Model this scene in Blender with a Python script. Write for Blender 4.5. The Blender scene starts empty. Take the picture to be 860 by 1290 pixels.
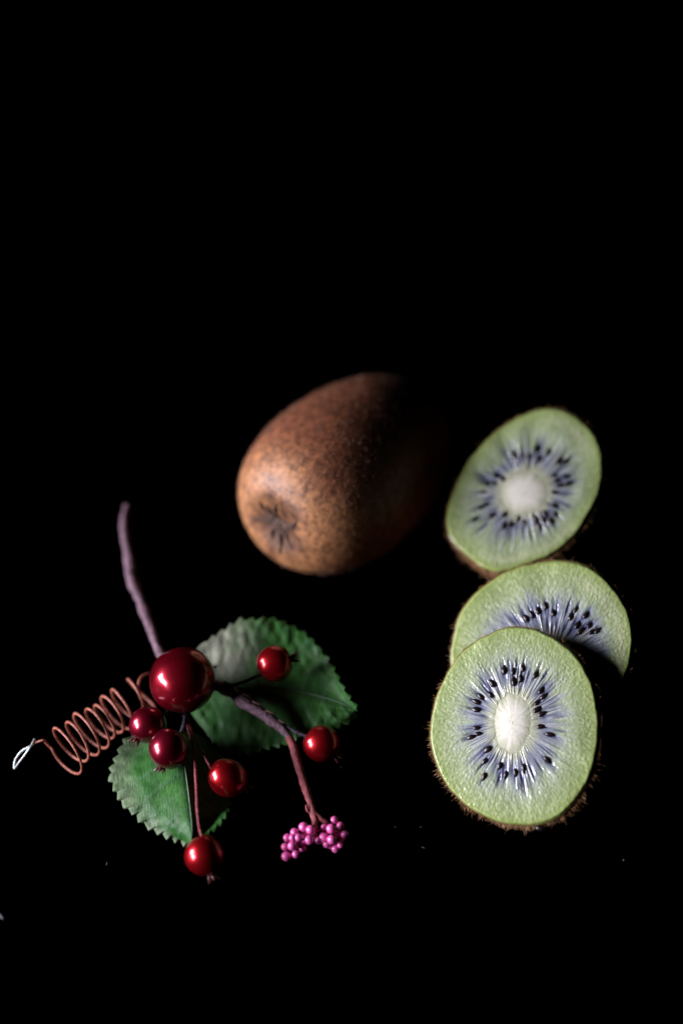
import bpy, math, random
import numpy as np
from mathutils import Vector

random.seed(4)
rng = np.random.default_rng(7)
scene = bpy.context.scene
COL = scene.collection

# ------------------------------------------------------------------ camera
PITCH = math.radians(50.0)          # looking down at the table
DIST = 0.60
SP, CP = math.sin(PITCH), math.cos(PITCH)
CAM = np.array([0.0, -DIST * CP, DIST * SP])
RIGHT = np.array([1.0, 0, 0]); UP = np.array([0, SP, CP]); BACK = np.array([0, -CP, SP])
LENS, SENS = 85.0, 36.0
cd = bpy.data.cameras.new('camera')
cam = bpy.data.objects.new('camera', cd); COL.objects.link(cam)
cam.location = CAM
cam.rotation_euler = (math.pi / 2 - PITCH, 0, 0)
cd.sensor_fit = 'VERTICAL'; cd.sensor_height = SENS; cd.sensor_width = 24.0; cd.lens = LENS
cd.clip_start = 0.01; cd.clip_end = 50
cd.dof.use_dof = True; cd.dof.focus_distance = 0.540; cd.dof.aperture_fstop = 3.3
cd.dof.aperture_blades = 9
scene.camera = cam

# ------------------------------------------------------------------ world: a dark room
w = bpy.data.worlds.new('World'); scene.world = w; w.use_nodes = True
bg = w.node_tree.nodes['Background']
bg.inputs['Color'].default_value = (0.35, 0.45, 1.0, 1); bg.inputs['Strength'].default_value = 0.0

# ------------------------------------------------------------------ window light from the left (panes with bars between)
def pane(y0, y1, z0, z1, x, watt_per_m2, col):
    l = bpy.data.lights.new('window_pane', 'AREA'); l.shape = 'RECTANGLE'
    l.size = abs(z1 - z0); l.size_y = abs(y1 - y0)
    l.energy = watt_per_m2 * l.size * l.size_y; l.color = col
    o = bpy.data.objects.new('window_pane', l); COL.objects.link(o)
    o.location = (x, (y0 + y1) / 2, (z0 + z1) / 2)
    o.rotation_euler = (0, -math.pi / 2, 0)      # faces +x
    return o
WX = -0.62
WC = (0.93, 0.885, 1.0)
WPOW = 120
PA = (-0.40, -0.17, -0.15, 0.05, 0.08, 0.32)
pane(PA[0], PA[1], PA[4], PA[5], WX, WPOW, WC)
pane(PA[2], PA[3], PA[4], PA[5], WX, WPOW, WC)

vs = scene.view_settings
scene.display_settings.display_device = 'sRGB'
vs.view_transform = 'Standard'; vs.look = 'None'; vs.gamma = 1.0; vs.exposure = 0.0
vs.use_curve_mapping = False
scene.cycles.max_bounces = 8

# ------------------------------------------------------------------ measuring helpers
K = SENS / LENS / 1290.0
def ray(u, v):
    d = RIGHT * ((u - 430) * K) + UP * ((645 - v) * K) - BACK
    return d
def at(u, v, z):                     # the point at height z seen at that place of the photograph
    d = ray(u, v); return CAM + d * ((z - CAM[2]) / d[2])
def on_plane(u, v, p0, n):
    d = ray(u, v); return CAM + d * (np.dot(p0 - CAM, n) / np.dot(d, n))
def px_len(p):                       # metres per photo pixel at point p
    return K * np.dot(CAM - p, BACK)
def cam_dir(x, y, z):
    v = RIGHT * x + UP * y + BACK * z
    return v / np.linalg.norm(v)
def nrm(v): return v / np.linalg.norm(v)
def sstep(a, b, x):
    t = np.clip((x - a) / (b - a), 0, 1); return t * t * (3 - 2 * t)

def gnoise(th, r, nth, nr, seed, jit=True):
    """value noise, periodic over th in [0, 2pi), r in [0,1]"""
    g = np.random.default_rng(seed).random((nth, nr + 3))
    x = (th / (2 * math.pi) * nth) % nth; y = np.clip(r, 0, 1) * nr
    xi = np.floor(x).astype(int); yi = np.floor(y).astype(int)
    fx = x - xi; fy = y - yi
    fx = fx * fx * (3 - 2 * fx); fy = fy * fy * (3 - 2 * fy)
    xi %= nth; xj = (xi + 1) % nth; yj = yi + 1
    return (g[xi, yi] * (1 - fx) + g[xj, yi] * fx) * (1 - fy) + (g[xi, yj] * (1 - fx) + g[xj, yj] * fx) * fy

def noise3(p, freq, seed):
    """3D value noise on points (n,3)"""
    R = np.random.default_rng(seed).random((32, 32, 32))
    q = p * freq + 100.0
    i = np.floor(q).astype(int); f = q - i; f = f * f * (3 - 2 * f)
    out = 0
    for dx in (0, 1):
        for dy in (0, 1):
            for dz in (0, 1):
                wgt = (f[:, 0] if dx else 1 - f[:, 0]) * (f[:, 1] if dy else 1 - f[:, 1]) * (f[:, 2] if dz else 1 - f[:, 2])
                out = out + wgt * R[(i[:, 0] + dx) % 32, (i[:, 1] + dy) % 32, (i[:, 2] + dz) % 32]
    return out

# ------------------------------------------------------------------ object helpers
def empty(name, loc, label=None, cat=None, group=None):
    o = bpy.data.objects.new(name, None); COL.objects.link(o); o.location = loc
    o.empty_display_size = 0.01
    if label: o['label'] = label
    if cat: o['category'] = cat
    if group: o['group'] = group
    return o

def mesh_obj(name, verts, faces, mat, parent=None, base=None, attrs=None, smooth=True, kind=None, label=None):
    verts = np.asarray(verts, dtype=float)
    if base is not None: verts = verts - np.asarray(base)
    me = bpy.data.meshes.new(name)
    me.from_pydata(verts.tolist(), [], [list(map(int, f)) for f in faces])
    if attrs:
        for k, a in attrs.items():
            a = np.asarray(a, dtype=np.float32)
            if a.ndim == 1:
                at_ = me.attributes.new(k, 'FLOAT', 'POINT'); at_.data.foreach_set('value', a)
            else:
                at_ = me.attributes.new(k, 'FLOAT_COLOR', 'POINT')
                at_.data.foreach_set('color', np.c_[a, np.ones(len(a), np.float32)].astype(np.float32).ravel())
    if smooth: me.polygons.foreach_set('use_smooth', [True] * len(me.polygons))
    me.materials.append(mat); me.update()
    o = bpy.data.objects.new(name, me); COL.objects.link(o)
    if parent is not None: o.parent = parent
    if kind: o['kind'] = kind
    if label: o['label'] = label
    return o

def grid_faces(nr, nc, wrap=True):
    f = []
    for i in range(nr - 1):
        a = i * nc; b = a + nc
        for j in range(nc if wrap else nc - 1):
            k = (j + 1) % nc
            f.append((a + j, a + k, b + k, b + j))
    return f

def catmull(pts, n, closed=False):
    P = np.asarray(pts, float); m = len(P)
    seg = m if closed else m - 1
    out = []
    for q in np.linspace(0, seg, n, endpoint=not closed):
        i = min(int(q), seg - 1); t = q - i
        if closed: a, b, c, d = P[(i - 1) % m], P[i], P[(i + 1) % m], P[(i + 2) % m]
        else: a, b, c, d = P[max(i - 1, 0)], P[i], P[min(i + 1, m - 1)], P[min(i + 2, m - 1)]
        out.append(0.5 * ((2 * b) + (c - a) * t + (2 * a - 5 * b + 4 * c - d) * t * t + (3 * b - a - 3 * c + d) * t ** 3))
    return np.array(out)

def tube(path, radius, sides=10, seed=0, rough=0.0):
    path = np.asarray(path, float); n = len(path)
    rad = np.full(n, radius) if np.isscalar(radius) else np.asarray(radius)
    T = np.gradient(path, axis=0); T /= np.linalg.norm(T, axis=1)[:, None] + 1e-12
    ref = np.array([0, 0, 1.0]) if abs(T[0][2]) < 0.9 else np.array([1.0, 0, 0])
    N = nrm(np.cross(T[0], ref)); V = []; r2 = np.random.default_rng(seed)
    ph = np.linspace(0, 2 * math.pi, sides, endpoint=False)
    for i in range(n):
        N = nrm(N - T[i] * np.dot(N, T[i])); B = np.cross(T[i], N)
        rr = rad[i] * (1 + rough * (r2.random(sides) - 0.5))
        V.append(path[i] + np.outer(np.cos(ph) * rr, N) + np.outer(np.sin(ph) * rr, B))
    V = np.concatenate(V); F = grid_faces(n, sides)
    c0, c1 = len(V), len(V) + 1
    V = np.r_[V, [path[0] - T[0] * rad[0] * 0.5], [path[-1] + T[-1] * rad[-1] * 0.5]]
    for j in range(sides):
        F.append((c0, (j + 1) % sides, j))
        F.append((c1, (n - 1) * sides + j, (n - 1) * sides + (j + 1) % sides))
    return V, F

def ball(nu=32, nv=20):
    V = [(0, 0, 1.0)]
    for i in range(1, nv):
        a = math.pi * i / nv
        for j in range(nu):
            b = 2 * math.pi * j / nu
            V.append((math.sin(a) * math.cos(b), math.sin(a) * math.sin(b), math.cos(a)))
    V.append((0, 0, -1.0)); F = []
    for j in range(nu): F.append((0, 1 + j, 1 + (j + 1) % nu))
    for i in range(nv - 2):
        for j in range(nu):
            a = 1 + i * nu; k = (j + 1) % nu
            F.append((a + j, a + nu + j, a + nu + k, a + k))
    last = len(V) - 1; a = 1 + (nv - 2) * nu
    for j in range(nu): F.append((last, a + (j + 1) % nu, a + j))
    return np.array(V), F

def frame_from(zax, xhint=(1, 0, 0)):
    z = nrm(np.asarray(zax, float)); x = np.asarray(xhint, float)
    x = x - z * np.dot(x, z)
    if np.linalg.norm(x) < 1e-6: x = np.array([0, 1.0, 0]) - z * z[1]
    x = nrm(x); return x, np.cross(z, x), z

def hairs(roots, dirs, lens, rad, droop):
    """thin tapering bent hairs: 3-sided, two joints"""
    V, F = [], []
    n = len(roots)
    for i in range(n):
        x, y, z = frame_from(dirs[i], (0.3, 0.5, 0.8))
        b = len(V)
        mid = roots[i] + z * lens[i] * 0.55
        tip = roots[i] + z * lens[i] * 0.9 + droop[i] * lens[i]
        r = rad[i]
        for k in range(3):
            a = k * 2.0944; o = x * math.cos(a) + y * math.sin(a)
            V.append(roots[i] + o * r)
        for k in range(3):
            a = k * 2.0944; o = x * math.cos(a) + y * math.sin(a)
            V.append(mid + o * r * 0.75)
        V.append(tip)
        for k in range(3):
            m = (k + 1) % 3
            F.append((b + k, b + m, b + 3 + m, b + 3 + k)); F.append((b + 3 + k, b + 3 + m, b + 6))
    return np.array(V), F

# ------------------------------------------------------------------ materials
def new_mat(name):
    m = bpy.data.materials.new(name); m.use_nodes = True
    nt = m.node_tree; b = nt.nodes['Principled BSDF']
    return m, nt, b
def N(nt, kind, **kw):
    n = nt.nodes.new(kind)
    for k, v in kw.items(): setattr(n, k, v)
    return n
def ramp(nt, src, stops):
    r = N(nt, 'ShaderNodeValToRGB'); e = r.color_ramp.elements
    while len(e) < len(stops): e.new(0.5)
    for q, (p, c) in zip(e, stops): q.position = p; q.color = (*c, 1) if len(c) == 3 else c
    nt.links.new(src, r.inputs[0]); return r.outputs[0]
def noise(nt, scale, detail=4, rough=0.6, vec=None, stretch=None):
    n = N(nt, 'ShaderNodeTexNoise'); n.inputs['Scale'].default_value = scale
    n.inputs['Detail'].default_value = detail; n.inputs['Roughness'].default_value = rough
    tc = N(nt, 'ShaderNodeTexCoord'); src = tc.outputs['Object']
    if stretch:
        mp = N(nt, 'ShaderNodeMapping'); mp.inputs['Scale'].default_value = stretch
        nt.links.new(src, mp.inputs[0]); src = mp.outputs[0]
    nt.links.new(src, n.inputs['Vector']); return n.outputs['Fac']
def bump(nt, b, h, dist, strength=1.0):
    n = N(nt, 'ShaderNodeBump'); n.inputs['Strength'].default_value = strength
    n.inputs['Distance'].default_value = dist
    nt.links.new(h, n.inputs['Height']); nt.links.new(n.outputs[0], b.inputs['Normal']); return n
def attr(nt, name):
    a = N(nt, 'ShaderNodeAttribute'); a.attribute_name = name; return a
def mulcol(nt, a, b, fac=1.0, mode='MULTIPLY'):
    m = N(nt, 'ShaderNodeMix'); m.data_type = 'RGBA'; m.blend_type = mode
    m.inputs['Factor'].default_value = fac
    nt.links.new(a, m.inputs['A']); nt.links.new(b, m.inputs['B']); return m.outputs['Result']

# black velvet-like table
m_table, nt, b = new_mat('black_cloth')
c = ramp(nt, noise(nt, 14, 3), [(0.4, (0.00012, 0.00012, 0.00014)), (0.8, (0.0002, 0.0002, 0.0006))])
nt.links.new(c, b.inputs['Base Color']); b.inputs['Roughness'].default_value = 0.95
b.inputs['Specular IOR Level'].default_value = 0.0
bump(nt, b, noise(nt, 1800, 3), 0.0003)

# cut kiwi flesh: pigment is stored with the mesh, the fine grain and gloss are nodes
def flesh_mat(name, rough, ss):
    m, nt, b = new_mat(name)
    a = attr(nt, 'pigment')
    g = ramp(nt, noise(nt, 1500, 3), [(0.3, (0.84, 0.86, 0.80)), (0.7, (1.08, 1.08, 1.08))])
    nt.links.new(mulcol(nt, a.outputs['Color'], g), b.inputs['Base Color'])
    b.inputs['Roughness'].default_value = rough
    b.inputs['Subsurface Weight'].default_value = ss
    b.inputs['Subsurface Radius'].default_value = (1.0, 0.9, 0.5)
    b.inputs['Subsurface Scale'].default_value = 0.0012
    b.inputs['Coat Weight'].default_value = 1.0; b.inputs['Coat Roughness'].default_value = 0.13
    bump(nt, b, noise(nt, 3400, 2), 0.00009, 0.8)
    return m
m_flesh = flesh_mat('kiwi_flesh', 0.42, 0.4)
m_core = flesh_mat('kiwi_core', 0.55, 0.35)

m_seed, nt, b = new_mat('kiwi_seed')
b.inputs['Base Color'].default_value = (0.010, 0.006, 0.009, 1); b.inputs['Roughness'].default_value = 0.28
c = ramp(nt, noise(nt, 3000, 2), [(0.3, (0.006, 0.004, 0.006)), (0.8, (0.022, 0.012, 0.012))])
nt.links.new(c, b.inputs['Base Color'])

m_skin, nt, b = new_mat('kiwi_skin')
c = ramp(nt, noise(nt, 900, 5, 0.65), [(0.28, (0.07, 0.03, 0.012)), (0.55, (0.22, 0.105, 0.04)), (0.8, (0.36, 0.19, 0.08))])
nt.links.new(c, b.inputs['Base Color']); b.inputs['Roughness'].default_value = 0.65
bump(nt, b, noise(nt, 1600, 4), 0.0004)

m_fuzz, nt, b = new_mat('kiwi_fuzz')
b.inputs['Base Color'].default_value = (0.30, 0.155, 0.065, 1); b.inputs['Roughness'].default_value = 0.45
c = ramp(nt, noise(nt, 700, 2), [(0.3, (0.26, 0.12, 0.045)), (0.75, (0.62, 0.37, 0.17))])
nt.links.new(c, b.inputs['Base Color'])

m_whole, nt, b = new_mat('whole_kiwi_skin')
a = attr(nt, 'pigment')
g = ramp(nt, noise(nt, 560, 5, 0.72), [(0.34, (0.28, 0.25, 0.24)), (0.52, (0.85, 0.84, 0.82)), (0.72, (1.45, 1.4, 1.3))])
nt.links.new(mulcol(nt, a.outputs['Color'], g), b.inputs['Base Color'])
b.inputs['Roughness'].default_value = 0.48; b.inputs['Specular IOR Level'].default_value = 0.5
bump(nt, b, noise(nt, 900, 4, 0.65), 0.00035, 0.7)
m_wfuzz, nt, b = new_mat('whole_kiwi_fuzz')
c = ramp(nt, noise(nt, 420, 4, 0.7), [(0.32, (0.06, 0.03, 0.015)), (0.7, (0.25, 0.12, 0.065))])
nt.links.new(c, b.inputs['Base Color']); b.inputs['Roughness'].default_value = 0.55

m_calyx, nt, b = new_mat('dried_calyx')
c = ramp(nt, noise(nt, 900, 3), [(0.3, (0.035, 0.018, 0.012)), (0.8, (0.12, 0.06, 0.038))])
nt.links.new(c, b.inputs['Base Color']); b.inputs['Roughness'].default_value = 0.8

def berry_mat(name, c0, c1):
    m, nt, b = new_mat(name)
    c = ramp(nt, noise(nt, 260, 3), [(0.35, c0), (0.7, c1)])
    nt.links.new(c, b.inputs['Base Color'])
    b.inputs['Roughness'].default_value = 0.37; b.inputs['Metallic'].default_value = 0.75
    b.inputs['Coat Weight'].default_value = 1.0; b.inputs['Coat Roughness'].default_value = 0.12
    b.inputs['Coat IOR'].default_value = 1.45
    b.inputs['Specular IOR Level'].default_value = 0.2
    bump(nt, b, noise(nt, 500, 2), 0.00006, 0.6)
    return m
m_berry = berry_mat('red_berry', (0.27, 0.003, 0.006), (0.34, 0.005, 0.010))
m_bigberry = berry_mat('crimson_berry', (0.15, 0.0015, 0.008), (0.21, 0.002, 0.012))
m_darkberry = berry_mat('dark_crimson_berry', (0.13, 0.002, 0.012), (0.18, 0.003, 0.016))

m_tip, nt, b = new_mat('berry_tip')
c = ramp(nt, noise(nt, 1500, 2), [(0.3, (0.04, 0.008, 0.008)), (0.8, (0.12, 0.03, 0.03))])
nt.links.new(c, b.inputs['Base Color']); b.inputs['Roughness'].default_value = 0.35

m_bead, nt, b = new_mat('pink_bead')
c = ramp(nt, noise(nt, 300, 2), [(0.3, (0.82, 0.07, 0.36)), (0.7, (0.92, 0.22, 0.58))])
nt.links.new(c, b.inputs['Base Color']); b.inputs['Roughness'].default_value = 0.42
b.inputs['Coat Weight'].default_value = 0.8; b.inputs['Coat Roughness'].default_value = 0.18; b.inputs['Coat IOR'].default_value = 1.7
b.inputs['Subsurface Weight'].default_value = 0.2; b.inputs['Subsurface Scale'].default_value = 0.0006

def bark_mat(name, lo, hi):
    m, nt, b = new_mat(name)
    c = ramp(nt, noise(nt, 700, 5, 0.7), [(0.3, lo), (0.72, hi)])
    nt.links.new(c, b.inputs['Base Color']); b.inputs['Roughness'].default_value = 0.6
    bump(nt, b, noise(nt, 1500, 4), 0.0005)
    return m
m_twig = bark_mat('twig_bark', (0.07, 0.036, 0.052), (0.29, 0.165, 0.215))
m_branch = bark_mat('red_branch', (0.14, 0.02, 0.025), (0.46, 0.11, 0.12))
m_wire = bark_mat('wrapped_wire', (0.13, 0.01, 0.015), (0.30, 0.05, 0.06))
m_wire_dark = bark_mat('dark_wire', (0.02, 0.016, 0.03), (0.07, 0.06, 0.10))

m_coil, nt, b = new_mat('copper_tendril')
c = ramp(nt, noise(nt, 900, 3), [(0.3, (0.22, 0.06, 0.038)), (0.7, (0.44, 0.15, 0.10))])
nt.links.new(c, b.inputs['Base Color']); b.inputs['Roughness'].default_value = 0.42
bump(nt, b, noise(nt, 2500, 3), 0.0002)
m_coiltip, nt, b = new_mat('bare_wire')
b.inputs['Base Color'].default_value = (0.72, 0.84, 0.84, 1); b.inputs['Metallic'].default_value = 0.6
b.inputs['Roughness'].default_value = 0.35
c = ramp(nt, noise(nt, 700, 2), [(0.35, (0.30, 0.20, 0.17)), (0.6, (0.62, 0.74, 0.75))])
nt.links.new(c, b.inputs['Base Color'])

m_leaf, nt, b = new_mat('cloth_leaf')
a = attr(nt, 'pigment')
g = ramp(nt, noise(nt, 240, 5, 0.7), [(0.3, (0.55, 0.62, 0.6)), (0.7, (1.25, 1.2, 1.15))])
nt.links.new(mulcol(nt, a.outputs['Color'], g), b.inputs['Base Color'])
b.inputs['Roughness'].default_value = 0.5; b.inputs['Specular IOR Level'].default_value = 0.22
weave = N(nt, 'ShaderNodeMath', operation='ADD')
nt.links.new(noise(nt, 2200, 2, 0.5, stretch=(1.0, 0.25, 1)), weave.inputs[0])
nt.links.new(noise(nt, 350, 4, 0.6), weave.inputs[1])
bump(nt, b, weave.outputs[0], 0.00022, 0.6)

m_lint, nt, b = new_mat('lint')
c = ramp(nt, noise(nt, 2000, 2), [(0.3, (0.05, 0.05, 0.05)), (0.7, (0.12, 0.12, 0.13))])
nt.links.new(c, b.inputs['Base Color']); b.inputs['Roughness'].default_value = 0.7

# ------------------------------------------------------------------ tabletop
nx = 40
g = np.linspace(-1.2, 1.2, nx)
tv = [(x, y, 0.0) for y in g for x in g]
tf = [(i * nx + j, i * nx + j + 1, (i + 1) * nx + j + 1, (i + 1) * nx + j) for i in range(nx - 1) for j in range(nx - 1)]
tab = mesh_obj('tabletop', tv, tf, m_table, kind='structure')
tab['label'] = 'flat black cloth-covered tabletop under all the fruit'

# ------------------------------------------------------------------ cut kiwis
def zoomed(pts, ox, oy, s): return [(ox + x / s, oy + y / s) for x, y in pts]

sb_v, sb_f = ball(8, 5)
tear = sb_v.copy()
tear[:, 0] *= (0.72 + 0.28 * (1 - np.abs(tear[:, 2])))
seed_mesh = bpy.data.meshes.new('seed')
tz = tear.copy(); wz = 1.0 - 0.22 * tz[:, 2]
tz[:, 0] *= wz; tz[:, 1] *= wz
seed_mesh.from_pydata(tz.tolist(), [], [list(f) for f in sb_f])
seed_mesh.polygons.foreach_set('use_smooth', [True] * len(seed_mesh.polygons)); seed_mesh.materials.append(m_seed)

def cut_kiwi(name, label, group, p0, n, outline_px, core_px, core_semi_px, core_rot, seeds_px, thick, profile, seed,
             nhair, hair_len, extra_locules=40, zone_end=0.62, fuzz_bias=None):
    e1 = nrm(np.cross(UP, n)); e2 = np.cross(n, e1)
    c3 = on_plane(*core_px, p0, n)
    def loc(u, v):
        d = on_plane(u, v, p0, n) - c3; return np.dot(d, e1), np.dot(d, e2)
    ol = np.array([loc(u, v) for u, v in outline_px])
    # outline as radius over angle, smoothed
    th = np.arctan2(ol[:, 1], ol[:, 0]); rr = np.hypot(ol[:, 0], ol[:, 1]); o = np.argsort(th)
    th, rr = th[o], rr[o]
    NT = 800
    tg = np.linspace(0, 2 * math.pi, NT, endpoint=False)
    R = np.interp(tg, np.r_[th - 2 * math.pi, th, th + 2 * math.pi], np.r_[rr, rr, rr])
    f = np.fft.rfft(R); f[14:] = 0; R = np.fft.irfft(f, NT)
    R = R + 0.00012 * (gnoise(tg, 0 * tg, 60, 1, seed + 5) - 0.5) * 2
    mpp = px_len(c3)
    a, bb = core_semi_px[0] * mpp, core_semi_px[1] * mpp
    cr = math.radians(core_rot)
    Rc = 1 / np.sqrt((np.cos(tg - cr) / a) ** 2 + (np.sin(tg - cr) / bb) ** 2)
    Rc = Rc * (1 + 0.10 * (gnoise(tg, 0 * tg, 46, 1, seed + 6) - 0.5) + 0.12 * (gnoise(tg, 0 * tg, 9, 1, seed + 7) - 0.5))
    NC, NF = 26, 150
    sc = np.linspace(0.02, 1, NC); tt = np.linspace(0, 1, NF) ** 0.92
    TH, S = np.meshgrid(tg, np.r_[sc, 1 + tt[1:]])
    RHO = np.where(S <= 1, S * Rc, Rc + (R - Rc) * np.clip(S - 1, 0, 1))
    T = np.clip(S - 1, 0, 1)
    X, Y = RHO * np.cos(TH), RHO * np.sin(TH)
    # seeds: traced ones
    sd = np.array([loc(u, v) for u, v in seeds_px])
    sth = np.arctan2(sd[:, 1], sd[:, 0]); srh = np.hypot(sd[:, 0], sd[:, 1])
    q = np.random.default_rng(seed)
    # locule field (dark gel pockets running out from the core), around seeds and between them
    lth = list(sth); lrh = list(srh); lw = [1.0] * len(sth)
    for k in range(extra_locules):
        t_ = q.random() * 2 * math.pi
        j = int(t_ / (2 * math.pi) * NT) % NT
        lth.append(t_); lrh.append(Rc[j] + (R[j] - Rc[j]) * q.uniform(0.12, 0.48)); lw.append(q.uniform(0.45, 1.0))
    L = np.zeros_like(X); Dk = np.zeros_like(X)
    for t_, r_, w_ in zip(lth, lrh, lw):
        dth = (TH - t_ + math.pi) % (2 * math.pi) - math.pi
        dt = dth * RHO; dr = RHO - r_
        sig = q.uniform(0.00026, 0.0005); so = q.uniform(0.0014, 0.0030); si = q.uniform(0.0012, 0.0024)
        gk = np.exp(-(dt / sig) ** 2 - (np.where(dr > 0, dr / so, dr / si)) ** 2)
        L = np.maximum(L, w_ * gk)
    stre = gnoise(TH, T, 250, 3, seed + 1) * 0.75 + gnoise(TH, T, 90, 3, seed + 2) * 0.45
    stre = sstep(0.58, 0.98, stre)
    zone = sstep(0.0, 0.12, T) * (1 - sstep(zone_end - 0.25, zone_end + 0.1 , T + 0.22 * (gnoise(TH, T, 60, 2, seed + 3) - 0.5)))
    stzone = sstep(0.0, 0.04, T) * (1 - sstep(0.38, 0.80, T))
    gran = gnoise(TH, T, 400, 26, seed + 8) * 0.65 + gnoise(TH, T, 230, 40, seed + 9) * 0.45
    big = gnoise(TH, T, 26, 3, seed + 10)
    out = sstep(0.28, 0.5, T)
    def C(*v): return np.array(v)
    def mix(A, B, f): return A * (1 - f[..., None]) + B * f[..., None]
    col = np.zeros(X.shape + (3,)) + C(0.345, 0.445, 0.18)
    col = mix(col, C(0.58, 0.65, 0.40), sstep(0.45, 0.85, gran) * 0.7)
    col = mix(col, C(0.33, 0.43, 0.17), sstep(0.35, 0.85, big) * 0.45)
    col = mix(col, C(0.46, 0.53, 0.42), np.exp(-((T - 0.55) / 0.17) ** 2) * 0.6 * (0.5 + gnoise(TH, T, 110, 3, seed + 18)))
    col = mix(col, C(0.36, 0.46, 0.13), sstep(0.78, 0.97, T) * 0.5)
    col = mix(col, C(0.62, 0.66, 0.44), np.exp(-((T - 0.80) / 0.07) ** 2) * 0.5 * sstep(0.45, 0.8, gnoise(TH, 0 * T, 7, 1, seed + 14)))
    col = mix(col, C(0.28, 0.38, 0.07), sstep(0.92, 0.985, T) * 0.6)
    col = mix(col, C(0.24, 0.26, 0.43), zone * 0.78)  # blue light reflected in the gel, painted into the seed ring
    col = mix(col, C(0.040, 0.042, 0.19), np.clip(L * 1.25, 0, 1) * sstep(0.0, 0.10, T) * 0.88 * (1 - sstep(0.55, 0.85, T)))  # dark gel, with blue reflection and shadow tint put into its colour
    col = mix(col, C(0.62, 0.64, 0.60), stre * stzone * (0.8 - 0.35 * sstep(0.25, 0.45, T)) * (1 - 0.45 * np.clip(L, 0, 1)))
    edge = sstep(0.20, 0.0, T - 0.16 * (gnoise(TH, T, 170, 2, seed + 16) - 0.35)) * (T > 0)
    col = mix(col, C(0.54, 0.56, 0.41), edge * 0.9)
    ci = S <= 1
    cc = np.zeros_like(col) + C(0.91, 0.89, 0.79)
    cc = mix(cc, C(0.58, 0.60, 0.43), sstep(0.45, 1.05, S + 0.22 * (gnoise(TH, S, 110, 5, seed + 11) - 0.5)))
    col = np.where(ci[..., None], cc, col)
    col = mix(col, C(0.20, 0.13, 0.04), sstep(0.972, 1.0, T))
    # relief
    H = 0.00014 * stre * stzone - 0.00030 * L * sstep(0, 0.1, T) * (1 - sstep(0.5, 0.8, T))
    H = H + 0.00014 * (gran - 0.5) * out + 0.0004 * (big - 0.5) * out
    H = H + np.where(ci, 0.0005 * (1 - S ** 2), 0.0) - 0.0006 * sstep(0.95, 1.0, T) ** 2
    H = H + 0.0008 * (1 - (RHO / R) ** 2) * 0.6
    P = c3 + X[..., None] * e1 + Y[..., None] * e2 + H[..., None] * n
    # thing
    low = c3 - n * thick * 0.6
    base = np.array([low[0], low[1], 0.0])
    root = empty(name, base, label, 'kiwi', group)
    Vc = P[:NC].reshape(-1, 3); Fc = grid_faces(NC, NT)
    mid = (c3 + n * 0.00095)
    Vc = np.r_[Vc, [mid]]
    Fc = Fc + [(len(Vc) - 1, j, (j + 1) % NT) for j in range(NT)]
    colc = np.r_[col[:NC].reshape(-1, 3), [[0.91, 0.89, 0.79]]]
    core = mesh_obj('core', Vc, Fc, m_core, root, base, {'pigment': colc})
    flesh = mesh_obj('flesh', P[NC - 1:].reshape(-1, 3), grid_faces(NF, NT), m_flesh, root, base, {'pigment': col[NC - 1:].reshape(-1, 3)})
    # seeds, each one a part
    hf = lambda t_, r_: H[np.argmin(np.abs(RHO[:, int(t_ / (2 * math.pi) * NT) % NT] - r_)), int(t_ / (2 * math.pi) * NT) % NT]
    for (t_, r_) in zip(sth, srh):
        so = bpy.data.objects.new('seed', seed_mesh); COL.objects.link(so); so.parent = root
        d = e1 * math.cos(t_) + e2 * math.sin(t_)
        tilt = q.uniform(-0.25, 0.25)
        zax = nrm(d * 1.0 + np.cross(n, d) * tilt - n * q.uniform(0.0, 0.2))
        yax = nrm(n - zax * np.dot(n, zax)); xax = np.cross(yax, zax)
        k = q.uniform(0.86, 1.12)
        lx, ly, lz = 0.00069 * k * q.uniform(0.9, 1.1), 0.00052 * k, 0.00112 * k
        pos = c3 + d * r_ + n * (hf(t_ % (2 * math.pi), r_) + 0.00010) - base
        from mathutils import Matrix
        M = Matrix(((xax[0] * lx, yax[0] * ly, zax[0] * lz, pos[0]), (xax[1] * lx, yax[1] * ly, zax[1] * lz, pos[1]),
                    (xax[2] * lx, yax[2] * ly, zax[2] * lz, pos[2]), (0, 0, 0, 1)))
        so.matrix_local = M
    # skin: a lip round the flesh, the side and the underside
    ctr = c3 + e1 * np.mean(R * np.cos(tg)) + e2 * np.mean(R * np.sin(tg))
    edge3 = c3 + np.outer(R * np.cos(tg), e1) + np.outer(R * np.sin(tg), e2)
    NS = 400; idx = np.arange(0, NT, NT // NS)
    E = edge3[idx]; rel = E - ctr
    rows = []
    lip = [(0.990, -0.0006), (0.999, -0.0008), (1.003, -0.0012)]
    prof = [(s, -0.0009 - d * thick) for d, s in profile]
    for k, (s, h) in enumerate(lip + prof):
        jit = 0.00018 * (gnoise(tg[idx], 0 * tg[idx] + k / 20, 140, 8, seed + 20) - 0.5)
        rows.append(ctr + rel * s + nrm2(rel) * jit[:, None] + n * h)
    V = np.concatenate(rows); F = grid_faces(len(rows), NS)
    V = np.r_[V, [rows[-1].mean(axis=0)]]
    b0 = (len(rows) - 1) * NS
    F += [(len(V) - 1, b0 + (j + 1) % NS, b0 + j) for j in range(NS)]
    F = [tuple(reversed(f)) for f in F]
    mesh_obj('skin', V, F, m_skin, root, base)
    # fuzz on the skin
    rp, dp, ln, rd, dr = [], [], [], [], []
    nrow = len(rows)
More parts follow.
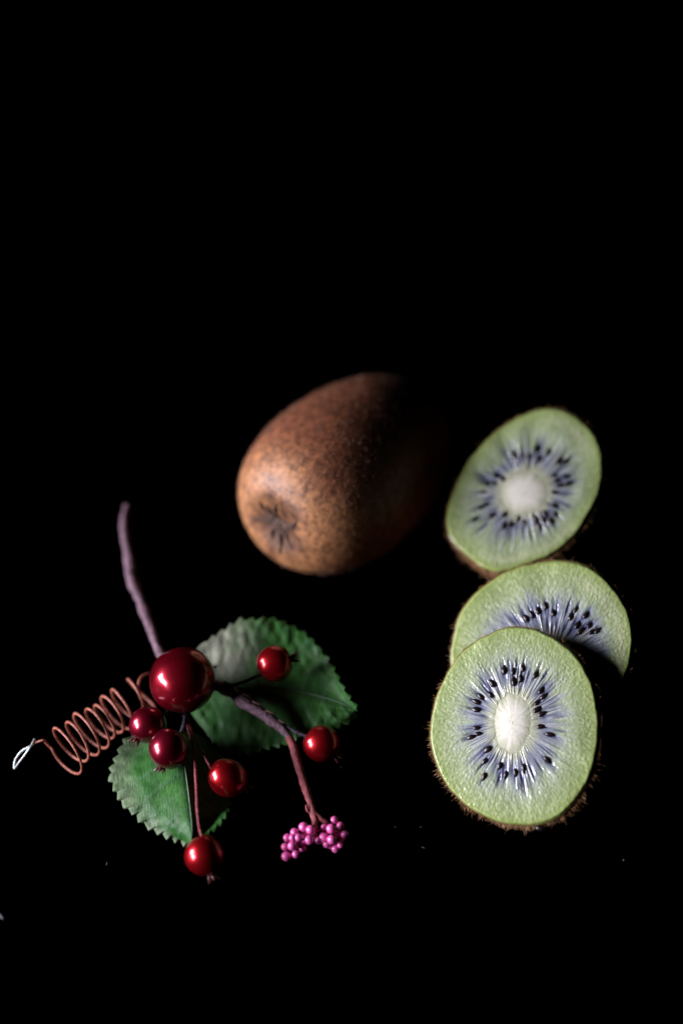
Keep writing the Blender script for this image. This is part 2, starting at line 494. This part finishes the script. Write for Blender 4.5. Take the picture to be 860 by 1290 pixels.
    for k in range(nhair):
        i = q.integers(0, NS); d = q.random() ** 1.6 * (nrow - 2.2) + 1.0
        r0 = int(d); fr = d - r0
        p = rows[r0][i] * (1 - fr) + rows[min(r0 + 1, nrow - 1)][i] * fr
        tang = nrm(rows[min(r0 + 1, nrow - 1)][i] - rows[r0][i] + 1e-9)
        along = nrm(np.cross(n, rel[i])); no = nrm(np.cross(along, tang))
        if np.dot(no, rel[i]) < 0: no = -no
        clump = gnoise(np.array([tg[idx[i]]]), np.array([d / nrow]), 90, 5, seed + 30)[0]
        dirv = nrm(no * 1.0 + along * (q.normal(0, 0.3) + 0.6 * (clump - 0.5)) + n * q.normal(0.05, 0.3))
        rp.append(p); dp.append(dirv); ln.append(hair_len * q.uniform(0.2, 1.0) * (0.35 + 0.9 * clump ** 2) * (0.40 + 0.75 * max(0.0, -np.dot(nrm(rel[i]), e2))))
        lng = q.random() < 0.07
        if lng: ln[-1] = ln[-1] * 1.3 + 0.0007
        rd.append((0.000036 if lng else 0.000025) * q.uniform(0.7, 1.3)); dr.append(along * q.normal(0, 0.2) + n * q.normal(0, 0.2))
    V, F = hairs(rp, dp, ln, rd, dr)
    mesh_obj('fuzz', V, F, m_fuzz, root, base, kind='stuff', smooth=False)
    return root, c3, e1, e2, ctr

def nrm2(a): return a / (np.linalg.norm(a, axis=1)[:, None] + 1e-12)

front_out = zoomed([(290,75),(360,40),(430,30),(500,38),(570,65),(640,110),(700,165),(745,230),(775,300),(795,380),(803,450),(800,530),(790,610),(770,690),(735,770),(690,830),(640,880),(590,915),(520,930),(440,935),(370,920),(290,895),(220,855),(160,805),(115,750),(75,680),(50,600),(40,520),(50,430),(70,340),(105,265),(145,195),(200,130)], 530, 780, 3.583)
front_seeds = zoomed([(275,220),(260,308),(150,362),(145,425),(152,567),(165,612),(215,828),(213,945),(380,930),(457,915),(438,130),(443,205),(513,100),(495,180),(617,150),(655,275),(676,322),(625,370),(627,422),(665,457),(655,557),(705,815),(370,115),(185,322),(108,640),(335,860),(520,880),(725,618),(240,735)], 575, 825, 6.143)
mid_out = zoomed([(55,490),(60,400),(75,320),(120,230),(200,150),(290,95),(380,65),(470,50),(560,55),(630,75),(700,125),(750,180),(790,250),(812,330),(815,410),(800,490),(775,550)], 550, 690, 3.308) + [(770,880),(740,912),(700,930),(655,930),(612,912),(580,880)]
mid_seeds = zoomed([(165,140),(107,180),(58,210),(15,240),(402,170),(360,225),(480,215),(415,290),(505,290),(530,345),(570,335),(440,340),(225,195)], 660, 740, 6.143)
half_out = zoomed([(530,50),(600,60),(660,90),(715,140),(755,200),(775,270),(780,340),(765,430),(735,510),(690,585),(640,655),(580,710),(510,755),(430,785),(350,815),(290,828),(240,815),(180,780),(120,730),(70,680),(45,620),(45,560),(60,490),(85,420),(120,350),(160,285),(210,225),(270,165),(340,115),(420,75),(480,55)], 550, 500, 3.739)
half_seeds = zoomed([(345,80),(415,90),(525,35),(615,65),(540,110),(700,130),(755,130),(665,240),(685,280),(710,320),(770,305),(665,375),(755,250),(200,240),(250,265),(190,300),(130,300),(105,370),(130,465),(90,490),(40,585),(175,560),(275,550),(380,580),(270,635),(325,625),(430,615),(520,590),(590,540),(580,590),(635,590),(665,475),(670,540),(545,640),(465,95)], 590, 560, 6.143)

SLICE = [(0.0, 1.004), (0.2, 1.004), (0.45, 0.995), (0.75, 0.975), (0.95, 0.945), (1.0, 0.92)]
HALF = [(d, 1.004 * math.sqrt(max(0.0, 1 - d ** 2.2))) for d in (0.0, 0.08, 0.18, 0.3, 0.45, 0.6, 0.74, 0.86, 0.94, 0.985)]

n_front = cam_dir(-0.26, 0.22, 0.94)
p_front = at(645, 1046, 0.0068)                # lower edge of its face, above the table by the thickness of the slice
front = cut_kiwi('kiwi_slice', 'front kiwi slice leaning on another slice, its white core in full view', 'cut green kiwi pieces at the right',
                 p_front, n_front, front_out, (645.8, 911), (23, 36), 2, front_seeds, 0.0048, SLICE, 11, 2800, 0.0024, extra_locules=60, zone_end=0.5)
ss = bpy.data.objects.new('seed', seed_mesh); COL.objects.link(ss); ss.parent = front[0]
ss.location = Vector(on_plane(680, 1043, p_front, n_front) - n_front * 0.0004) - front[0].location
ss.scale = (0.0007, 0.00075, 0.0012); ss.rotation_euler = (0.4, 1.4, 0.1); ss['label'] = 'loose seed stuck on the lower rim'
n_mid = cam_dir(-0.22, 0.25, 0.94)
p_mid = front[1] - n_front * 0.0051
mid = cut_kiwi('kiwi_slice', 'middle kiwi slice with its core hidden behind the front slice', 'cut green kiwi pieces at the right',
               p_mid, n_mid, mid_out, (693, 836), (30, 24), 0, mid_seeds, 0.0062, SLICE, 37, 2600, 0.0024, extra_locules=90, zone_end=0.6)  # more locules here paint the deep blue shade into this slice
n_half = cam_dir(-0.12, 0.30, 0.95)
p_half = at(661, 622, 0.0290)
half = cut_kiwi('kiwi_half', 'kiwi half behind the two slices, farthest back with a round white core', 'cut green kiwi pieces at the right',
                p_half, n_half, half_out, (661, 621.7), (30, 27), 20, half_seeds, 0.0300, HALF, 71, 3200, 0.0024, extra_locules=60, zone_end=0.45)

# ------------------------------------------------------------------ the whole kiwi
def whole_kiwi():
    A, B = 0.0284, 0.0207
    phi = math.radians(51)
    ax = np.array([-math.cos(phi), -math.sin(phi), 0.17]); ax = nrm(ax)      # towards the calyx end
    c = at(438, 594, B)
    x, y, z = frame_from(ax, (0, 0, 1))
    base = np.array([c[0], c[1], 0.0])
    root = empty('whole_kiwi', base, 'whole uncut brown fuzzy kiwi lying on its side at the back', 'kiwi')
    nu, nv = 200, 130
    t = np.linspace(0.0005, math.pi - 0.0005, nv); p = np.linspace(0, 2 * math.pi, nu, endpoint=False)
    PP, TT = np.meshgrid(p, t)
    ct = np.cos(TT); st = np.sin(TT)
    prof = st ** 0.69 * (1 + 0.05 * ct)
    ln = A * np.sign(ct) * np.abs(ct) ** 0.97
    dent = 0.0022 * np.exp(-(TT / 0.20) ** 2)
    lump = 1 + 0.035 * (gnoise(PP, TT / math.pi, 7, 4, 90) - 0.5) + 0.015 * (gnoise(PP, TT / math.pi, 18, 9, 91) - 0.5)
    ln = ln - dent
    V = c + (B * prof * lump * np.cos(PP))[..., None] * x + (B * 1.0 * prof * lump * np.sin(PP))[..., None] * y + ln[..., None] * z
    d = TT / math.pi
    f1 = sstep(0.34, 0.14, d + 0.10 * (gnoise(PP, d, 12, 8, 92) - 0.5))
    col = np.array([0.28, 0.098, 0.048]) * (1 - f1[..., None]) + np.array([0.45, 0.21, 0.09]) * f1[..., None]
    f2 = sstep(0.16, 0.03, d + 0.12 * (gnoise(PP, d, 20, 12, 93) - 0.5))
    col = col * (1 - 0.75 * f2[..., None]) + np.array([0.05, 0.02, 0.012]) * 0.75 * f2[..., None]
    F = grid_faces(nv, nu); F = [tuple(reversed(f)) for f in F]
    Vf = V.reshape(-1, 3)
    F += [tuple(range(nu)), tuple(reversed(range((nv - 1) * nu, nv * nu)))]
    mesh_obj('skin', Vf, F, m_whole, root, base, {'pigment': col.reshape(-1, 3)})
    # fuzz lies along the fruit, thinning out at the calyx end
    q = np.random.default_rng(3); rp, dp, le, rd, dr = [], [], [], [], []
    while len(rp) < 11000:
        i = int(math.acos(1 - 2 * q.random()) / math.pi * (nv - 3)) + 1; j = q.integers(0, nu)
        dd = i / nv
        if q.random() > sstep(0.10, 0.36, dd) * 0.9 + 0.10: continue
        pt = V[i, j]; along = nrm(V[i + 1, j] - V[i - 1, j]); cr = nrm(V[i, (j + 1) % nu] - V[i, j - 1])
        no = np.cross(along, cr); no = no if np.dot(no, pt - c) > 0 else -no
        pt = pt + (q.random() - 0.5) * (V[i + 1, j] - V[i, j]) + (q.random() - 0.5) * (V[i, (j + 1) % nu] - V[i, j])
        cl = gnoise(np.array([p[j]]), np.array([dd]), 50, 26, 95)[0]
        rp.append(pt); dp.append(nrm(no * 0.28 + along * q.normal(0.5, 0.4) + cr * (q.normal(0, 0.4) + (cl - 0.5))))
        le.append(q.uniform(0.0005, 0.0012)); rd.append(q.uniform(0.00003, 0.00006)); dr.append(along * 0.2)
    Vh, Fh = hairs(rp, dp, le, rd, dr)
    mesh_obj('fuzz', Vh, Fh, m_wfuzz, root, base, kind='stuff', smooth=False)
    # calyx: a nub with dry sepals folded onto the skin
    tip = c + z * (A - 0.0021)
    vv, ff = ball(16, 10)
    vv = vv * np.array([0.0022, 0.0018, 0.0008])
    vv = vv * (1 + 0.25 * (noise3(vv, 900, 5) - 0.5))[:, None]
    W = tip + np.outer(vv[:, 0], x) + np.outer(vv[:, 1], y) + np.outer(vv[:, 2], z)
    cal = mesh_obj('calyx', W, ff, m_calyx, root, base)
    for k in range(13):
        a0 = k * 2 * math.pi / 13 + q.uniform(-0.35, 0.35); L = q.choice([0.10, 0.15, 0.18, 0.28]) * q.uniform(0.7, 1.0); wd = q.uniform(0.0003, 0.0008); bend = q.uniform(-0.5, 0.5)
        path = []; 
        for s in np.linspace(0.02, L, 9):
            pr = math.sin(s) ** 0.69 * (1 + 0.05 * math.cos(s)); h = A * math.cos(s) ** 0.97 - 0.0022 * math.exp(-(s / 0.2) ** 2)
            aa = a0 + bend * (s / L) ** 2
            path.append(c + x * B * pr * math.cos(aa) + y * B * pr * math.sin(aa) + z * (h - 0.0001 + 0.0004 * math.sin(s / L * 3) * q.uniform(0.3, 1.2)))
        rad = wd * np.array([1, 1.2, 1.0, 0.9, 0.7, 0.6, 0.45, 0.35, 0.15]) * q.uniform(0.7, 1.3, 9)
        V2, F2 = tube(path, rad, 6, seed=k, rough=0.5)
        mesh_obj('sepal', V2, F2, m_calyx, cal, base)
    return root
whole_kiwi()

# ------------------------------------------------------------------ the floral pick: twig, leaves, berries, tendril, beads
PB = at(265, 940, 0.0)
pick = empty('floral_pick', PB, 'decorative sprig of red berries, serrated green leaves, coiled tendril and pink beads', 'floral sprig')

def part(name, VF, mat, parent=pick, **kw):
    return mesh_obj(name, VF[0], VF[1], mat, parent, PB, **kw)

def path_px(pts, n):
    return catmull([at(u, v, z) for u, v, z in pts], n)

# twig: thick grey-purple stick
tw = [(160,637,.0135),(156,655,.013),(158,680,.0125),(164,712,.012),(164,724,.012),(172,745,.0115),(184,775,.011),(193,800,.0105),(204,826,.0100),(222,848,.0098),(250,858,.0100),(285,868,.0112),(310,886,.0112),(335,902,.0105),(356,919,.0095),(366,932,.0088)]
pth = path_px(tw, 150)
s = np.linspace(0, 1, 150)
rad = np.interp(s, [0, .05, .22, .27, .31, .45, .60, .75, .85, .95, 1], [.0006, .0008, .00118, .00095, .0012, .0010, .00140, .0014, .0014, .00105, .00085])
rad = rad * (1 + 0.20 * (gnoise(s * 6.0, 0 * s, 40, 1, 50) - 0.5) * 2)
part('twig', tube(pth, rad, 14, 5, 0.28), m_twig)
# torn bark on the twig
for k in range(5):
    i = 108 + k * 7; o = pth[i] + np.array([0.0002, 0.0006, 0.0014])
    part('bark_shred', tube(np.array([o, o + (pth[i + 4] - pth[i]) * 0.6 + np.array([0, 0, .0003]), o + (pth[i + 5] - pth[i]) + np.array([.0002, .0004, .0006])]), np.array([.00028, .0003, .00008]), 6), m_calyx)
# red branch to the beads
br = [(364,929,.0090),(369,940,.0085),(374,958,.0078),(382,985,.0068),(390,1008,.0060),(396,1027,.0055)]
pth = path_px(br, 60); s = np.linspace(0, 1, 60)
part('branch', tube(pth, np.interp(s, [0, .3, .75, 1], [.0009, .00098, .00088, .00065]) * (1 + 0.12 * (gnoise(s * 6, 0 * s, 24, 1, 51) - 0.5)), 12, 6, 0.12), m_branch)
part('branch_stub', tube(path_px([(392,1024,.0055),(387,1021,.0060),(385.5,1014,.0066)], 12), np.linspace(.0004, .0002, 12), 8), m_branch)

# bead clusters
def beads(stalk_pts, items, cz):
    st = part('bead_cluster', tube(path_px(stalk_pts, 24), np.linspace(.00085, .0005, 24), 8, 3, 0.2), m_branch,
              label=None)
    cx = np.mean([i[0] for i in items]); cy = np.mean([i[1] for i in items])
    bm = bpy.data.meshes.get('pink_bead_mesh')
    if bm is None:
        v, f = ball(18, 12); bm = bpy.data.meshes.new('pink_bead_mesh')
        v = v * (1 + 0.05 * (noise3(v, 2.1, 8) - 0.5))[:, None]
        bm.from_pydata(v.tolist(), [], [list(q) for q in f]); bm.polygons.foreach_set('use_smooth', [True] * len(bm.polygons)); bm.materials.append(m_bead)
    for k, (u, v, r, dz) in enumerate(items):
        p = at(u, v, cz + dz); rr = r * 1.06 * px_len(p)
        o = bpy.data.objects.new('bead', bm); COL.objects.link(o); o.parent = st
        o.location = p - PB; o.scale = (rr, rr, rr * random.uniform(0.92, 1.06)); o.rotation_euler = (random.random() * 6, random.random() * 6, 0)
    return st
def zb(L): return [(345 + x / 6.448, 900 + y / 6.448, r / 6.448, dz) for x, y, r, dz in L]
lb = zb([(240,915,40,.0025),(297,938,38,.003),(167,958,34,.002),(108,1002,34,.001),(150,1003,29,.003),(197,1002,31,.003),(285,1020,37,.0025),(90,1075,31,.0005),(147,1068,35,.0025),(100,1152,39,-.0005),(178,1135,32,.0005),(235,1095,28,0),(345,930,28,.0005),(205,1055,34,.0015),(245,975,30,.001),(250,1050,30,0),(330,985,28,-.0005)])
beads([(394,1025,.0056),(397,1034,.0056),(394,1043,.0052),(388,1052,.0045)], lb, .0032)
rb = zb([(490,858,32,.002),(540,905,32,.0015),(408,918,30,.002),(465,930,40,.003),(575,975,34,.0015),(470,1018,38,.003),(405,1003,40,.002),(540,1060,27,.001),(500,1090,34,.0),(365,1025,32,.0005),(430,1050,34,.001),(522,975,32,.001),(395,955,26,.0),(550,1020,26,0),(440,975,28,.001),(460,1068,28,-.0005)])
beads([(396,1026,.0055),(404,1032,.0055),(411,1037,.0050),(415,1046,.0042)], rb, .0030)

# leaves
def leaf(top_px, bot_px, mid_px, zfun, seed, tooth=3.0, nteeth=11, gray_side=None, label=None):
    n_t, n_v = 320, 18
    top = catmull(top_px, n_t); bot = catmull(bot_px, n_t); mid = catmull(mid_px, n_t)
    ts = np.linspace(0, 1, n_t)
    def serr(c, sgn, sd):
        d = np.gradient(c, axis=0); nn = np.c_[d[:, 1], -d[:, 0]]; nn /= np.linalg.norm(nn, axis=1)[:, None] + 1e-9
        arc = np.r_[0, np.cumsum(np.linalg.norm(np.diff(c, axis=0), axis=1))]; arc /= arc[-1]
        ph = arc * nteeth + 0.25 * gnoise(arc * 6, 0 * arc, 12, 1, sd)
        saw = (ph % 1.0); saw = np.where(saw < 0.72, saw / 0.72, (1 - saw) / 0.28)
        amp = tooth * sstep(0.12, 0.2, ts) * (0.7 + 0.6 * gnoise(arc * 6, 0 * arc, 15, 1, sd + 1))
        return nn * (saw * amp * sgn)[:, None]
    otop = serr(top, 1, seed); obot = serr(bot, -1, seed + 3)
    rows, att, colr = [], [], []
    for side, cc, off in ((1, top, otop), (-1, bot, obot)):
        lin = np.linspace(0, 1, n_v) ** 0.75
        vv = lin[::-1] if side == 1 else lin[1:]
        for v in vv:
            uv = mid * (1 - v) + cc * v + off * float(sstep(0.86, 1.0, v))
            rows.append(np.c_[uv, np.full(n_t, side * v), ts])
    G = np.array(rows)                                 # (nrow, n_t, 4)
    U, Vv, SV, TS = G[..., 0], G[..., 1], G[..., 2], G[..., 3]
    Z = zfun(U, Vv, SV, TS)
    vein_ph = (TS - 0.22 * np.abs(SV)) * 8.0
    vein = np.exp(-(((vein_ph % 1.0) - 0.5) / 0.10) ** 2) * sstep(0.02, 0.1, np.abs(SV)) * (1 - 0.5 * np.abs(SV))
    n1 = gnoise(U * 0.02, Vv * 0 + ((Vv - 700) / 500), 40, 60, seed + 8)
    Z = Z + 0.00015 * vein + 0.0007 * (n1 - 0.5) * np.abs(SV)
    P = np.zeros(U.shape + (3,))
    D = RIGHT * ((U - 430) * K)[..., None] + UP * ((645 - Vv) * K)[..., None] - BACK
    P = CAM + D * ((Z - CAM[2]) / D[..., 2])[..., None]
    n2 = gnoise(U * 0.015, (Vv - 700) / 500, 30, 34, seed + 12)
    g1 = np.array([0.018, 0.090, 0.018]); g2 = np.array([0.046, 0.165, 0.030]); gv = np.array([0.07, 0.17, 0.08]); gg = np.array([0.22, 0.22, 0.18])
    mix = lambda A, Bc, f: A * (1 - f[..., None]) + Bc * f[..., None]
    col = mix(np.zeros(U.shape + (3,)) + g1, g2, n2)
    col = mix(col, gv, vein * 0.6)
    col = mix(col, gv, np.exp(-(SV / 0.05) ** 2) * 0.6)
    if gray_side is not None: col = mix(col, gg, gray_side(U, Vv, SV, TS, n2))
    nr = G.shape[0]
    V = P.reshape(-1, 3); F = grid_faces(nr, n_t, wrap=False)
    F = [tuple(reversed(f)) for f in F]
    # real thickness: a second skin below
    k = len(V); V = np.r_[V, V - np.array([0, 0, 0.00035])]
    F2 = [tuple(i + k for i in reversed(f)) for f in F]
    rim = [i for i in range(n_t)] + [r * n_t + n_t - 1 for r in range(1, nr)] + [(nr - 1) * n_t + i for i in range(n_t - 2, -1, -1)] + [r * n_t for r in range(nr - 2, 0, -1)]
    F3 = [(rim[i], rim[(i + 1) % len(rim)], rim[(i + 1) % len(rim)] + k, rim[i] + k) for i in range(len(rim))]
    o = part('leaf', (V, F + F2 + F3), m_leaf, attrs={'pigment': np.r_[col.reshape(-1, 3), col.reshape(-1, 3)]}, label=label)
    mrow = P[n_v - 1] + np.array([0, 0, 0.0001])
    part('midrib', tube(mrow[::4], np.linspace(0.00030, 0.00010, len(mrow[::4])), 8), m_leafrib, o)
    return o
m_leafrib, nt, b = new_mat('leaf_rib')
c = ramp(nt, noise(nt, 900, 3), [(0.3, (0.05, 0.13, 0.06)), (0.7, (0.11, 0.20, 0.11))])
nt.links.new(c, b.inputs['Base Color']); b.inputs['Roughness'].default_value = 0.5

z1 = lambda pts: zoomed(pts, 250, 770, 4.095)
l1_top = [(236,868),(238,842)] + z1([(0,185),(60,150),(110,118),(165,85),(225,52),(300,49),(370,46),(430,62),(480,84),(530,114),(575,150),(615,190),(652,243),(688,297),(725,370),(775,455)]) + [(449,895)]
l1_bot = [(236,868),(240,895)] + z1([(30,610),(80,668),(130,708),(190,728),(260,726),(320,706),(390,690),(450,676),(500,650),(545,635),(605,622),(680,605),(735,583),(785,558)]) + [(449,895)]
l1_mid = [(236,868),(290,860),(335,864),(385,873),(425,884),(449,895)]
def zl1(U, V, S, T):
    dome = 0.0042 + 0.0050 * sstep(345, 450, U) + 0.0042 * np.exp(-((U - 325 - 45 * sstep(0.1, -0.4, S)) / 75.0) ** 2) + 0.002 * sstep(880, 800, V)
    dome = dome + 0.0007 * np.exp(-((S + 0.12) / 0.09) ** 2) * sstep(0.2, 0.45, T)
    return dome + np.abs(S) * 0.0028 * np.where(S > 0, 1.0, -0.8)
def sheen_l1(U, V, S, T, n2): return np.where(S > 0, sstep(345, 275, U + 30 * (n2 - 0.5)) * 0.85, 0.03)  # grazing sheen of the upper left end, painted as grey pigment
leaf(l1_top, l1_bot, l1_mid, zl1, 200, 5.0, 23, sheen_l1, label='broad upper leaf with grey sheen painted on its left end')

z3 = lambda pts: zoomed(pts, 130, 910, 4.778)
l2_top = [(226,922)] + z3([(400,60),(270,60),(160,95),(100,185),(52,310),(66,372),(92,430),(122,485),(160,520),(200,546),(238,590),(280,622),(325,648),(372,672),(412,688),(460,706),(498,722)]) + [(240,1064)]
l2_bot = [(226,922),(250,925),(272,945),(284,970),(289,992)] + [(289,1010),(284,1026),(274,1038),(262,1047),(250,1056)] + [(240,1064)]
l2_mid = [(226,922),(231,950),(236,985),(240,1020),(242,1045),(240,1064)]
def zl2(U, V, S, T):
    crest = 0.0105 - 0.003 * T
    left = crest - np.clip(S, 0, 1) ** 1.2 * 0.0050
    s_ = np.clip(-S, 0, 1); up = sstep(0.35, 0.7, T)
    right = crest - s_ * 0.0088 * (1 - up) - up * (0.0050 * np.sin(math.pi * np.clip(s_ * 1.0, 0, 1)) ** 0.8 - 0.0004 * s_)
    return np.where(S > 0, left, right)
def gl2(U, V, S, T, n2): return np.where(S > 0, sstep(0.62, 0.98, S + 0.35 * (n2 - 0.5)) * 0.4, 0.0)
leaf(l2_top[::-1][::-1], l2_bot, l2_mid, zl2, 300, -5.0, 20, gl2, label='lower leaf folded along its midrib')

# berries: centre, radii, height, direction of the dry tip, material
bv, bf = ball(40, 26)
def berry(u, v, r, z, tip, mat, stretch=1.0, ntip=5, label=None, tipmat=None, tip_len=1.0):
    c = at(u, v, z); rr = r * px_len(c)
    x, y, zz = frame_from(tip, (0, 0, 1))
    q = np.random.default_rng(int(u * 7 + v))
    W = bv.copy()
    W[:, 2] *= stretch
    dim = 1 - 0.06 * np.exp(-((1 - bv[:, 2]) / 0.05)) - 0.05 * np.exp(-((1 + bv[:, 2]) / 0.04))
    W = W * dim[:, None] * (1 + 0.08 * (noise3(bv, 1.1, int(u)) - 0.5) + 0.012 * (noise3(bv, 5.0, int(v)) - 0.5))[:, None]
    Wd = c + rr * (np.outer(W[:, 0], x) + np.outer(W[:, 1], y) + np.outer(W[:, 2], zz))
    b = part('berry', (Wd, bf), mat, label=label)
    # dry crown at the tip
    VV, FF = [], []
    cv, cf = ball(10, 6)
    cv = cv * np.array([0.20, 0.20, 0.12]); p0 = c + zz * rr * stretch * 0.93
    VV.append(p0 + rr * (np.outer(cv[:, 0], x) + np.outer(cv[:, 1], y) + np.outer(cv[:, 2], zz))); FF += [tuple(f) for f in cf]; k0 = len(cv)
    for k in range(ntip):
        a = 2 * math.pi * k / ntip + q.uniform(-.3, .3)
        o = x * math.cos(a) + y * math.sin(a)
        L = rr * q.uniform(0.22, 0.42) * tip_len
        V2, F2 = tube(np.array([p0 + o * rr * 0.12, p0 + o * rr * 0.2 + zz * L * 0.5, p0 + o * rr * q.uniform(.2, .4) + zz * L]), np.array([.10, .08, .02]) * rr, 5)
        VV.append(V2); FF += [tuple(i + k0 for i in f) for f in F2]; k0 += len(V2)
    part('dry_tip', (np.concatenate(VV), FF), tipmat or m_tip, b)
    return c
cB = berry(230, 857, 42.5, 0.0165, cam_dir(0.6, 0.3, -0.8), m_bigberry, 1.0, label='largest berry, beside the top end of the coil')
berry(346, 836, 22.8, 0.0160, cam_dir(0.93, 0.28, 0.1), m_berry, 1.05, tip_len=1.5)
berry(187, 913, 24, 0.0120, cam_dir(-0.55, -0.7, 0.25), m_darkberry, 1.0)
berry(213, 943, 25, 0.0140, cam_dir(-0.35, -0.9, 0.15), m_darkberry, 1.06)
berry(287, 980, 24, 0.0100, cam_dir(0.75, -0.5, -0.2), m_berry, 1.12)
berry(258, 1078, 26, 0.0065, cam_dir(0.35, -0.9, 0.1), m_berry, 1.0)
berry(405, 937, 24, 0.0085, cam_dir(0.75, -0.6, 0.1), m_berry, 1.0)

# wires to the berries
def wire(pts, r=0.00030, mat=None):
    part('wire_stem', tube(path_px(pts, 30), np.full(30, r) * (1 + 0.25 * (gnoise(np.linspace(0, 6, 30), np.zeros(30), 14, 1, int(pts[0][0])) - .5)), 8, 2, 0.25), mat or m_wire)
wire([(222,880,.0125),(232,902,.0120),(238,920,.0115),(243,940,.0118),(246,962,.0125),(247.5,990,.0122),(249,1025,.0105),(252,1045,.0085),(256,1058,.0070)], .00038)
wire([(228,885,.0115),(246,930,.0120),(259,955,.0125),(268,972,.0115)], .00030)
wire([(262,868,.0115),(290,864,.0125),(312,857,.0145),(328,850,.0155)], .00040, m_wire_dark)
wire([(345,905,.0092),(362,916,.0098),(375,923,.0095),(388,928,.0090)], .00045, m_wire_dark)
wire([(226,872,.0105),(215,893,.0115),(200,905,.0120)], .00035, m_wire_dark)
wire([(228,878,.0110),(233,905,.0125),(228,925,.0135)], .00050, m_wire_dark)

# coiled tendril
def tendril():
    Ra = 0.0054
    pts = []
    anchors = [(200,866), (180,876), (154,892), (119,918), (84,944), (77,949)]
    A3 = catmull([at(u, v, Ra + 0.0012 + 0.003 * (k < 1)) for k, (u, v) in enumerate(anchors)], 400)
    dd = A3 - CAM; uu = 430 + (dd @ RIGHT) / (-(dd @ BACK)) / K
    turn = np.interp(-uu, [-205, -190, -172, -153, -143, -132, -123, -110, -99, -84, -80, -77], np.r_[np.arange(10.0) - 9, 0.45, 0.70])
    T = np.gradient(A3, axis=0)
    for i in range(400):
        f = i / 399
        x, y, z = frame_from(T[i], (0, 0, 1))          # x is up, y is sideways
        x, y = x, y
        ph = -2 * math.pi * turn[i] + PH0
        r = Ra * (0.74 + 0.30 * f) * (1 + 0.05 * math.sin(9 * f) + 0.10 * math.sin(31 * f + 1))
        pts.append(A3[i] + r * (x * math.cos(ph) + y * math.sin(ph)))
    return pts
PH0 = 0.0
cp = tendril()
tail = [at(u, v, z) for u, v, z in [(66,934,.0088),(56,932.5,.0085),(47,935,.0080),(41,940,.0075)]]
full = np.r_[catmull(cp, 700), ]
full = np.r_[full, catmull([cp[-14], cp[-1]] + tail[1:], 40)[14:]]
rad = np.interp(np.linspace(0, 1, len(full)), [0, .9, 1], [.00038, .00031, .00026])
ten = part('tendril', tube(full, rad, 10, 4, 0.10), m_coil)
loop = [(44,931,.0082),(40,939,.0078),(34,948,.0068),(25,960,.0052),(20,967,.0045),(18.5,967,.0045),(20,957,.0052),(28,946,.0066),(37,941,.0076),(42,937.5,.0079)]
part('wire_end', tube(path_px(loop, 60), np.full(60, .00028), 8, 4, 0.1), m_coiltip, ten, label='bare silvery loop at the end of the coil')

# ------------------------------------------------------------------ lint on the cloth
specks = [(785,1084,1.6,1.4,0,'tiny pale round speck alone at the lower right'),
          (498,1042,2.2,.7,2.2,'tiny pale sliver, left of the three right of the pink beads'),
          (530,1042,2.0,.7,0.1,'tiny pale sliver, upper right of the three near the pink beads'),
          (533,1068,2.6,.8,-.4,'tiny pale sliver, lowest of the three near the pink beads'),
          (135,1088,2.4,.7,1.6,'tiny pale fibre on the cloth left of the lowest berry'),
          (430,967,2.0,.9,1.9,'bright sliver on the cloth below the right berry'),
          (2,1155,6.0,2.2,-.9,'bluish thread scrap at the left edge of the picture')]
for u, v, a, bq, rot, lab in specks:
    p = at(u, v, 0.0); s_ = px_len(p)
    vv, ff = ball(8, 6); vv = vv * np.array([a * s_, bq * s_, 0.6 * bq * s_]); vv *= (1 + 0.3 * (noise3(vv * 3000, 1, int(u)) - .5))[:, None]
    cr, sr = math.cos(rot), math.sin(rot)
    W = np.c_[vv[:, 0] * cr - vv[:, 1] * sr, vv[:, 0] * sr + vv[:, 1] * cr, vv[:, 2] + 0.6 * bq * s_]
    o = mesh_obj('lint_speck', W, ff, m_lint); o.location = p
    o['label'] = lab; o['category'] = 'speck'; o['group'] = 'specks of lint on the black cloth'

# report of lowest points while building
for r in (front, mid, half):
    lo = min((c.matrix_local @ v.co).z for c in r[0].children if c.name.startswith('skin') for v in c.data.vertices)
    print('LOW', r[0].name, round(lo, 4), 'core', r[1], 'depth', round(float(np.dot(CAM - r[1], BACK)), 4))
